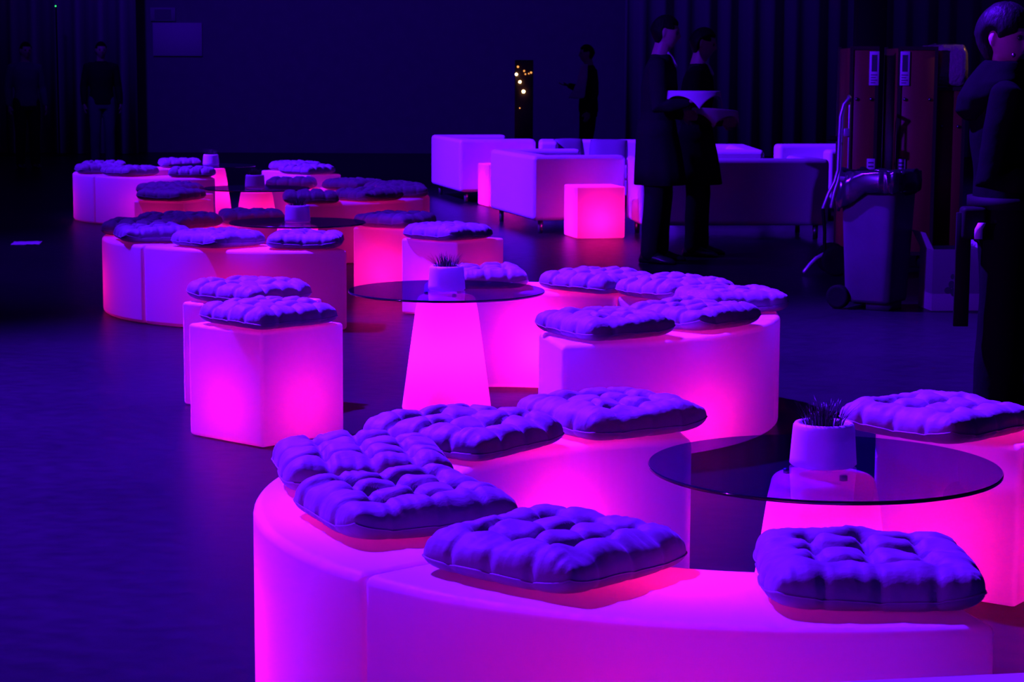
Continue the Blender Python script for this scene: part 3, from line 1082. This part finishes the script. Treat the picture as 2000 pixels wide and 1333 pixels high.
# two waiters with trays
arms1 = {-1: dict(el=(0.03, -0.29, 1.12), wr=(0.235, -0.235, 1.165), hd=(1, -0.05, 0.15), pn=(0, 0, 1), curl=0.10, ts=1),
         1: dict(el=(-0.05, 0.27, 1.13), wr=(0.17, 0.17, 1.06), hd=(1, -0.5, 0), pn=(0, -1, 0), curl=0.4, ts=-1)}
W1, k1 = person('person in black with long apron holding the upper white draped tray', (1.035, 14.93, 0), -8, 1.765, arms1,
       {1: dict(kx=0.04, ax=0.02, ay=0.10, toe=0.1), -1: dict(kx=0.0, ax=-0.03, ay=-0.10, toe=-0.35)}, head_yaw=6, head_pitch=6, apron=True, lean=0.02, voxel=0.0065)
arms2 = {-1: dict(el=(0.02, -0.27, 1.03), wr=(0.165, -0.235, 1.03), hd=(1, 0.0, 0.1), pn=(0, 0, 1), curl=0.10, ts=1),
         1: dict(el=(-0.02, 0.25, 1.06), wr=(0.2, 0.14, 1.0), hd=(1, -0.5, 0), pn=(0, -1, 0), curl=0.4, ts=-1)}
W2, k2 = person('person in black with long apron holding the lower white draped tray', (1.355, 15.47, 0), -6, 1.69, arms2,
       {1: dict(kx=0.05, ax=0.05, ay=0.11, toe=0.1), -1: dict(kx=0.02, ax=0.0, ay=-0.09, toe=-0.1)}, head_yaw=0, head_pitch=10, apron=True, lean=0.02, voxel=0.0065)

def tray(x, y, z, rz, tilt, rad, half, drop, label, clabel):
    t = tag(link(bpy.data.objects.new('serving_tray', None)), label, 'tray', 'serving trays')
    t.location = (x, y, z)
    t.rotation_euler = (0, R(tilt), R(rz))
    bm = bmesh.new()
    lathe(bm, [(0, 0), (rad * .93, 0), (rad, .012), (rad - .004, .014), (rad * .92, .004), (0, .004)], 48)
    mobj('tray_plate', bm, TRAY, t)
    bm = bmesh.new()
    n = 40
    def P(u, v, o):
        px, py = u * half, v * half
        r = hypot(px, py)
        a = atan2(py, px)
        if r <= rad + 0.003:
            return Vector((px, py, .016 + o))
        ex = r - rad - 0.003
        return Vector(((rad + .004 + o + 0.16 * ex) * cos(a), (rad + .004 + o + 0.16 * ex) * sin(a), .016 - ex * drop + o))
    T0 = [[bm.verts.new(P(i / n * 2 - 1, j / n * 2 - 1, 0.002)) for j in range(n + 1)] for i in range(n + 1)]
    T1 = [[bm.verts.new(P(i / n * 2 - 1, j / n * 2 - 1, 0.0)) for j in range(n + 1)] for i in range(n + 1)]
    for i in range(n):
        for j in range(n):
            bm.faces.new((T0[i][j], T0[i + 1][j], T0[i + 1][j + 1], T0[i][j + 1]))
            bm.faces.new((T1[i][j], T1[i][j + 1], T1[i + 1][j + 1], T1[i + 1][j]))
    for i in range(n):
        for q in (0, n):
            bm.faces.new((T0[i][q], T0[i + 1][q], T1[i + 1][q], T1[i][q]))
            bm.faces.new((T0[q][i], T0[q][i + 1], T1[q][i + 1], T1[q][i]))
    cl = mobj('tray_cloth', bm, WHITE_CLOTH, None, (x, y, z), (0, R(tilt), R(rz)))
    tag(cl, clabel, 'cloth', 'white tray cloths')
tray(1.275, 14.71, 1.222, 52, 0.5, 0.185, 0.225, 0.95, 'round dark tray held up by the left waiter', 'white cloth with hanging corners over the upper tray')
tray(1.475, 15.21, 1.082, 40, 5.0, 0.165, 0.215, 0.95, 'round dark tray held lower by the right waiter', 'white cloth with hanging corners over the lower tray')

# woman at the right edge
armsw = {-1: dict(el=(-0.10, -0.25, 0.98), wr=(0.13, -0.20, 0.985), hd=(1, 0.25, 0.15), pn=(0, 0.5, 0.8), curl=0.55, ts=1),
         1: dict(el=(-0.03, 0.25, 1.0), wr=(0.18, 0.10, 0.98), hd=(1, -0.5, 0), pn=(0, -1, 0), curl=0.4, ts=-1)}
WW, kw = person('person with dark bobbed hair in black hooded jacket at the right edge', (1.865, 7.85, 0), -4, 1.615, armsw,
       {1: dict(kx=0.03, ax=0.05, ay=0.11), -1: dict(kx=-0.01, ax=-0.03, ay=-0.11)}, head_yaw=-38, head_pitch=3, top=CLOTH_JET, bottom=CLOTH_JET, hair='bob', female=True, hunch=-0.03, lean=-0.015, voxel=0.0055, wide=1.12)
# hood, belt, pouch, hanging strap, cuff, earring (parts of her outfit)
bm = bmesh.new()
rr = []
for z, xc, a, b in ((1.20, -.125, .03, .06), (1.235, -.120, .075, .12), (1.29, -.085, .105, .155), (1.345, -.040, .115, .160), (1.39, -.015, .100, .125), (1.425, 0.0, .085, .098)):
    rr.append(ell(xc, 0, z, a, b, 28))
loft(bm, rr)
mobj('hood', evaluated(bm, 0.008, 4, 0.008, 9), CLOTH_JET, WW)
bm = bmesh.new()
rr = []
for z, g2 in ((.872, 0), (.915, 0)):
    rr.append(ell(0, 0, z, .135, .19, 36))
loft(bm, rr)
mobj('belt', bm, RUBBER, WW)
mobj('belt_pouch', rbox(-.175, -.085, -.165, -.06, .76, .88, .015), RUBBER, WW)
bm = bmesh.new()
loft(bm, [[(-.165 + .028 * sx, -.13 + .008 * sy, z) for sx, sy in ((-1, -1), (1, -1), (1, 1), (-1, 1))] for z in (.86, .70, .58, .43)])
bevel_sharp(bm, .002, 1)
mobj('hanging_strap', bm, RUBBER, WW)
bm = bmesh.new()
loft(bm, [[(-.118 + sx * .014 + (0.012 if z > .8 else 0), -.185 + sy * .004, z) for sx, sy in ((-1, -1), (1, -1), (1, 1), (-1, 1))] for z in (.765, .80, .825)])
pc = mobj('white_tag', bm, STICKER, WW)
pc['label'] = 'small white tag at the hip'
bm = bmesh.new()
bmesh.ops.create_uvsphere(bm, u_segments=14, v_segments=10, radius=0.008)
for v in bm.verts:
    v.co += Vector((0.005, -0.083, 1.445))
er = mobj('earring', bm, STUD, WW)
# phone in her hand
ph = mobj('phone', rbox(-.04, .09, -.035, .035, 0, .010, .003, 2), PHONE, None, (2.085, 7.655, 1.005), (R(14), R(-6), R(10)))
tag(ph, 'glossy phone held in the hand of the person at the right edge', 'phone')

# faint people in the dark
person('dim person in pale jeans and dark top, standing far left in the dark', (-5.86, 29.6, 0), -70, 1.74, None, None, voxel=0.012, hands=True, bottom=CLOTH_NAVY)
person('barely visible person in a jacket at the far left edge', (-6.70, 28.6, 0), -60, 1.72, None, None, voxel=0.012, hands=True, top=CLOTH_NAVY)
FA = {-1: dict(el=(0.05, -0.26, 1.12), wr=(0.22, -0.20, 1.18), hd=(1, 0, 0.1), pn=(0, 0, 1), curl=0.3, ts=1)}
person('barely visible person far behind the sofas carrying a pale cloth', (0.98, 27.0, 0), 190, 1.70, FA, None, voxel=0.012, hands=True)
bm = bmesh.new()
rr = []
for z, xc, a, b in ((1.02, -.05, .10, .03), (1.10, -.02, .09, .028), (1.22, .02, .065, .024), (1.34, .04, .055, .022), (1.45, .05, .05, .02)):
    rr.append(ell(xc, 0, z, a, b, 24))
loft(bm, rr)
tag(mobj('hanging_cloth', evaluated(bm, 0.008, 2, 0.008, 12), PAPER, None, (0.86, 26.7, 0)), 'pale cloth hanging from the arm of the person far behind the sofas', 'cloth')

# ------------------------------------------------------------------ wheeled bin
t = thing('wheeled_bin', 'grey wheeled waste bin lined with shiny black bag, left of the white carton', 'bin', (2.140, 12.08, 0), R(-32))
bm = bmesh.new()
rr = []
for z, s in ((.045, .80), (.06, .83), (.40, .92), (.70, .995), (.74, 1.0), (.742, 1.06), (.775, 1.07), (.778, 1.0), (.74, .96), (.10, .80)):
    rr.append([(p[0], p[1], z) for p in ell(0, 0, 0, .175 * s, .185 * s, 48, 7.0)])
loft(bm, rr)
mobj('bin_body', bm, BIN, t)
bm = bmesh.new()
rr = []
rnd = random.Random(5)
for q, (z, s) in enumerate(((.30, .75), (.60, .90), (.785, .97), (.815, 1.05), (.800, 1.12), (.745, 1.15), (.70, 1.135), (.685, 1.105), (.70, 1.085), (.79, 1.03), (.77, .94), (.58, .86), (.28, .70))):
    rg = []
    for i, p in enumerate(ell(0, 0, 0, .178 * s, .188 * s, 120, 6.0)):
        nzv = noise.noise(Vector((p[0] * 16, p[1] * 16, q * .5)))
        nz3 = noise.noise(Vector((p[0] * 38, p[1] * 38, q * .9)))
        out = .016 * nzv + .008 * nz3
        zz = z + .022 * nzv + .010 * nz3
        if 4 <= q <= 8:
            fr = max(0, 1 - hypot(p[0] + .17, p[1] + .18) / .17)
            zz -= .12 * fr
        m = 1 + out / .24 * (1 if 2 <= q <= 9 else .2)
        rg.append((p[0] * m, p[1] * m, zz))
    rr.append(rg)
loft(bm, rr)
mobj('bin_liner', bm, LINER, t)
for s in (-1, 1):
    bm = bmesh.new()
    Mw = Matrix.Translation((-.170, s * .160, .071)) @ Matrix.Rotation(R(90), 4, 'X')
    lathe(bm, [(0, -.022), (.025, -.026), (.05, -.022), (.064, -.026), (.07, -.016), (.07, .016), (.064, .026), (.05, .022), (.025, .026), (0, .022)], 36)
    for v in bm.verts:
        v.co = Mw @ v.co
    mobj('wheel', bm, RUBBER, t)
bm = bmesh.new()
tube(bm, [(-.170, -.155, .071), (-.170, .155, .071)], .011, 12)
mobj('axle', bm, LEG, t)
bm = bmesh.new()
box(bm, -.02, .12, -.1, .1, .0, .05)
mobj('foot', bm, BIN, t)

# ------------------------------------------------------------------ white carton
t = thing('carton', 'open white carton with a dark printed mark, on the floor right of the waste bin', 'box', (2.575, 12.08, 0), R(6))
bm = bmesh.new()
box(bm, -.15, .15, -.13, .13, 0.001, .36)
bm.faces.ensure_lookup_table()
top = [f for f in bm.faces if all(v.co.z > .3 for v in f.verts)]
r = bmesh.ops.inset_region(bm, faces=top, thickness=.006)
for v in top[0].verts:
    v.co.z = .10
mobj('carton_body', finish(bm, False), CARD, t)
for s, (dx, a) in enumerate(((-1, 24), (1, -30))):
    bm = bmesh.new()
    box(bm, -.0, .11, -.128, .128, 0, .004, Matrix.Translation((dx * .147, 0, .359)) @ Matrix.Rotation(R(-100 if dx > 0 else 100) if False else 0, 4, 'Y') @ Matrix.Rotation(R(-62 if dx > 0 else -118), 4, 'Y'))
    mobj('flap', finish(bm, False), CARD, t)
bm = bmesh.new()
for (cx2, cz, rx, rz) in ((-.055, .12, .022, .020), (-.035, .155, .018, .022), (-.02, .11, .020, .026), (.0, .16, .016, .03), (-.03, .20, .012, .016), (.03, .12, .03, .014)):
    n = 18
    A = [bm.verts.new((cx2 + rx * cos(2 * pi * i / n), -.1312, cz + rz * sin(2 * pi * i / n))) for i in range(n)]
    B = [bm.verts.new((v.co.x, -.1302, v.co.z)) for v in A]
    bm.faces.new(A)
    bm.faces.new(B[::-1])
    for i in range(n):
        bm.faces.new((A[i], A[(i + 1) % n], B[(i + 1) % n], B[i]))
pm = mobj('printed_mark', finish(bm, False), PRINT, t)
pm['label'] = 'dark leafy printed mark'

# ------------------------------------------------------------------ flight cases
def flight_case(x0, x1, y, h, label, sticker_x, low_sticker_x, z1):
    wdt = x1 - x0
    t = thing('flight_case', label, 'flight case', ((x0 + x1) / 2, y, 0), 0, 'tall flight cases')
    hw = wdt / 2
    mobj('case_panel', rbox(-hw + .012, hw - .012, 0.012, .55, .10, h - .012, .004, 1), CASE, t)
    bm = bmesh.new()
    for sx in (-1, 1):
        box(bm, sx * hw - (.022 if sx > 0 else 0), sx * hw + (0 if sx > 0 else .022), 0, .022, .10, h)
        box(bm, sx * hw - (.022 if sx > 0 else 0), sx * hw + (0 if sx > 0 else .022), .54, .562, .10, h)
    box(bm, -hw + .022, hw - .022, 0, .022, .10, .125)
    box(bm, -hw + .022, hw - .022, 0, .022, h - .025, h)
    mobj('edge_profile', finish(bm, False), CASE_EDGE, t)
    for sx in (-1, 1):
        bm = bmesh.new()
        tube(bm, [(sx * (hw - .07) - .015, .10, .05), (sx * (hw - .07) + .015, .10, .05)], .047, 20, caps=False)
        mobj('castor', bm, RUBBER, t)
        bm = bmesh.new()
        bmesh.ops.create_uvsphere(bm, u_segments=12, v_segments=8, radius=.012)
        for v in bm.verts:
            v.co += Vector((sx * (hw - .05), .0, z1))
        mobj('latch', bm, STUD, t)
    if sticker_x is not None:
        sz0, sz1 = h - .27 - .0, h - .035
        st = mobj('sticker', rbox(sticker_x, sticker_x + .066, -.003, .0115, sz0, sz1, .001, 1), STICKER, t)
        bm = bmesh.new()
        box(bm, sticker_x + .014, sticker_x + .052, -.0045, -.0032, sz0 + .095, sz1 - .024)
        for q in range(4):
            box(bm, sticker_x + .010, sticker_x + (.056 if q % 2 else .044), -.0045, -.0032, sz0 + .015 + q * .018, sz0 + .021 + q * .018)
        mobj('sticker_print', finish(bm, False), PRINT, st)
        st2 = mobj('sticker', rbox(low_sticker_x, low_sticker_x + .055, -.003, .0115, h - .875, h - .78, .001, 1), STICKER, t)
        bm = bmesh.new()
        for q in range(3):
            box(bm, low_sticker_x + .008, low_sticker_x + .046, -.0045, -.0032, h - .865 + q * .026, h - .855 + q * .026)
        mobj('sticker_print', finish(bm, False), PRINT, st2)
    return t
FY = 14.5
flight_case(2.345, 2.545, FY, 1.555, "narrow red brown flight case with sticker, behind the bin's left half", .035, .035, 1.19)
flight_case(2.675, 2.950, FY - .03, 1.555, 'tall red brown flight case with sticker, right of the dark gap', -.125, -.125, 1.19)
flight_case(2.965, 3.180, FY + .1, 1.275, 'rightmost red brown flight case topped with crumpled plastic wrap', None, None, 1.0)
bm = bmesh.new()
rr = []
for q, (z, s) in enumerate(((1.279, .90), (1.30, 1.05), (1.40, 1.06), (1.51, 1.05), (1.56, .95), (1.575, .5))):
    rg = []
    for p in ell(0, 0, 0, .112 * s, .30 * s, 64, 7):
        nv = noise.noise(Vector((p[0] * 22, p[1] * 22, z * 24)))
        rg.append((3.072 + p[0] * (1 + .10 * nv), FY + .38 + p[1] * (1 + .035 * nv), z + (.018 * nv if q > 1 else 0)))
    rr.append(rg)
loft(bm, rr)
tag(mobj('plastic_wrap', bm, WRAP), 'crumpled plastic wrap with amber glint over the rightmost flight case', 'plastic wrap')
# dark upright between the cases and the black column above
t = mobj('truss_column', rbox(2.64, 2.86, 16.0, 16.22, 0.001, 3.4, .004, 1), RUBBER)
tag(t, 'black vertical column rising behind the red brown flight cases', 'column')

# ------------------------------------------------------------------ hand truck
t = thing('hand_truck', 'tubular metal hand truck with curved top handle, leaning left of the flight cases', 'hand truck', (2.22, 14.0, 0), 0)
for sx in (0.0, 0.16):
    bm = bmesh.new()
    tube(bm, [(-.115 + sx * .5, sx, .46), (-.08 + sx * .4, sx, .56), (-.04 + sx * .3, sx, .64), (-.02 + sx * .25, sx, .72), (-.016 + sx * .25, sx, .95), (-.012 + sx * .25, sx, 1.08), (.008 + sx * .22, sx, 1.16), (.045 + sx * .15, sx * .9, 1.205)], .0125, 14)
    mobj('side_rail', bm, ALU, t)
bm = bmesh.new()
tube(bm, [(.045, 0.0, 1.205), (.052, .07, 1.212), (.069, .144, 1.205)], .0125, 12)
mobj('top_handle', bm, ALU, t)
bm = bmesh.new()
tube(bm, [(.050, .02, .66), (.050, .02, 1.17)], .007, 12)
mobj('thin_rail', bm, ALU, t)
mobj('bracket', rbox(.012, .052, -.01, .03, .945, 1.0, .004, 2), ALU, t)
bm = bmesh.new()
tube(bm, [(-.075, .03, .93), (-.02, .02, .93)], .017, 14)
mobj('knob', bm, RUBBER, t)
bm = bmesh.new()
tube(bm, [(-.235, -.02, .03), (-.20, -.02, .075), (-.155, -.015, .12), (-.10, -.01, .15)], .014, 14)
mobj('foot_bar', bm, ALU, t)
bm = bmesh.new()
tube(bm, [(-.115, 0, .46), (-.10, 0, .30), (-.10, -.01, .15)], .012, 14)
mobj('lower_rail', bm, RUBBER, t)
for sy in (-.03, .22):
    bm = bmesh.new()
    Mw = Matrix.Translation((-.02, sy, .105)) @ Matrix.Rotation(R(90), 4, 'X')
    lathe(bm, [(0, -.02), (.05, -.02), (.085, -.025), (.103, -.018), (.105, 0), (.103, .018), (.085, .025), (.05, .02), (0, .02)], 36)
    for v in bm.verts:
        v.co = Mw @ v.co
    mobj('wheel', bm, RUBBER, t)
bm = bmesh.new()
rr = []
for z, xc, a, b in ((.005, .0, .098, .13), (.06, .0, .102, .14), (.25, .0, .095, .13), (.42, .005, .075, .11), (.54, .015, .05, .08), (.60, .02, .02, .04)):
    rr.append(ell(xc, 0, z, a, b, 32, 3.0))
loft(bm, rr)
tag(mobj('equipment_bag', evaluated(bm, .012, 3, .012, 8), RUBBER, None, (2.305, 13.66, 0)), 'black upright equipment bag standing between hand truck and waste bin', 'bag')

# ------------------------------------------------------------------ column of warm bulbs, wall boards, little lights, paper
t = thing('light_column', 'narrow dark column with small warm bulbs, far behind the left sofas', 'lamp', (0.135, 26.0, 0), 0)
mobj('column_body', rbox(-.115, .115, 0, .12, 0.001, 1.50, .006, 2), CASE_EDGE, t)
SC = 4033 / 26.0
for px, py, r, m in ((1009, 130, .014, AMBER), (1006, 144.5, .017, BULB), (1013, 159, .018, BULB), (1020, 177.5, .021, BULB), (1013, 209.5, .008, AMBER),
                     (1021, 138, .012, AMBER), (1034.5, 141, .013, AMBER), (1023.5, 144, .010, AMBER), (1030, 143, .009, AMBER)):
    bm = bmesh.new()
    bmesh.ops.create_uvsphere(bm, u_segments=14, v_segments=10, radius=r)
    x = (px - 1000) / SC - .135
    z = 1.384 - (py - 135) / SC
    for v in bm.verts:
        v.co = Vector((v.co.x + x, v.co.y - .012, v.co.z + z))
    mobj('bulb', bm, m, t)

b = mobj('wall_board', rbox(-5.905, -5.10, 34.16, 34.195, 1.575, 2.115, .004, 1), BOARD)
tag(b, 'large pale rectangular board on the dark back wall at upper left', 'board')
b = mobj('wall_board', rbox(-5.94, -5.53, 34.165, 34.195, 2.14, 2.36, .004, 1), pbr('dim_board', (.34, .33, .35), .8))
tag(b, 'smaller dim board fixed just above the large pale board', 'board')
bm = bmesh.new()
box(bm, -5.87, -5.60, 34.158, 34.164, 2.17, 2.33)
m = mobj('board_panel', finish(bm, False), WALL, b)
def indicator(x, y, z, mat, label):
    t = thing('indicator_light', label, 'lamp', (x, y, 0), 0)
    bm = bmesh.new()
    lathe(bm, [(0, -.02), (.02, -.02), (.02, .02), (0, .02)], 16)
    mobj('lamp_housing', bm, RUBBER, t, loc=(0, .02, z), rot=(R(90), 0, 0))
    bm = bmesh.new()
    lathe(bm, [(0, 0.001), (.14, 0.001), (.14, .012), (.014, .02), (.012, z - .015), (0, z - .015)], 24, 0, .02)
    mobj('stand', bm, RUBBER, t)
    bm = bmesh.new()
    bmesh.ops.create_uvsphere(bm, u_segments=12, v_segments=8, radius=.013)
    mobj('lamp_lens', bm, mat, t, loc=(0, -.008, z))
indicator(-7.14, 32.6, 2.33, GREENLED, 'tiny green light high on the dark curtain at upper left')
indicator(-7.95, 32.6, 1.10, REDLED, 'tiny red light at the far left edge of the frame')
bm = bmesh.new()
n = 12
A = [[bm.verts.new((-.11 + .22 * i / n, -.15 + .3 * j / n, .002 + .012 * abs(noise.noise(Vector((i * .35, j * .35, 2)))))) for j in range(n + 1)] for i in range(n + 1)]
B = [[bm.verts.new(A[i][j].co - Vector((0, 0, .0012))) for j in range(n + 1)] for i in range(n + 1)]
for i in range(n):
    for j in range(n):
        bm.faces.new((A[i][j], A[i + 1][j], A[i + 1][j + 1], A[i][j + 1]))
        bm.faces.new((B[i][j], B[i][j + 1], B[i + 1][j + 1], B[i + 1][j]))
for i in range(n):
    for q in (0, n):
        bm.faces.new((A[i][q], A[i + 1][q], B[i + 1][q], B[i][q]))
        bm.faces.new((A[q][i], A[q][i + 1], B[q][i + 1], B[q][i]))
tag(mobj('paper_sheet', bm, PAPER, None, (-3.84, 16.28, 0.001), (0, 0, .15)), 'loose sheet of paper lying alone on the dark floor at far left', 'paper')

# ------------------------------------------------------------------ camera
cam = bpy.data.cameras.new('camera')
co = link(bpy.data.objects.new('camera', cam))
scene.camera = co
cam.sensor_width = 36
cam.sensor_fit = 'HORIZONTAL'
cam.lens = 4032.6 / 2000 * 36
pch, rl = 0.1309, -0.0047
co.matrix_world = Matrix.Translation((0, 0, 1.3838)) @ Matrix.Rotation(pi / 2 - pch, 4, 'X') @ Matrix.Rotation(-rl, 4, 'Z')
cam.dof.use_dof = True
cam.dof.focus_distance = 5.6
cam.dof.aperture_fstop = 18
cam.clip_end = 200

vs = scene.view_settings
vs.view_transform = 'Standard'
vs.look = 'None'
vs.exposure = 0
vs.gamma = 1
vs.use_curve_mapping = False
cy_ = scene.cycles
cy_.max_bounces = 10
cy_.diffuse_bounces = 5
cy_.transmission_bounces = 8
cy_.transparent_max_bounces = 16
cy_.caustics_reflective = False
cy_.caustics_refractive = False
cy_.sample_clamp_indirect = 6.0
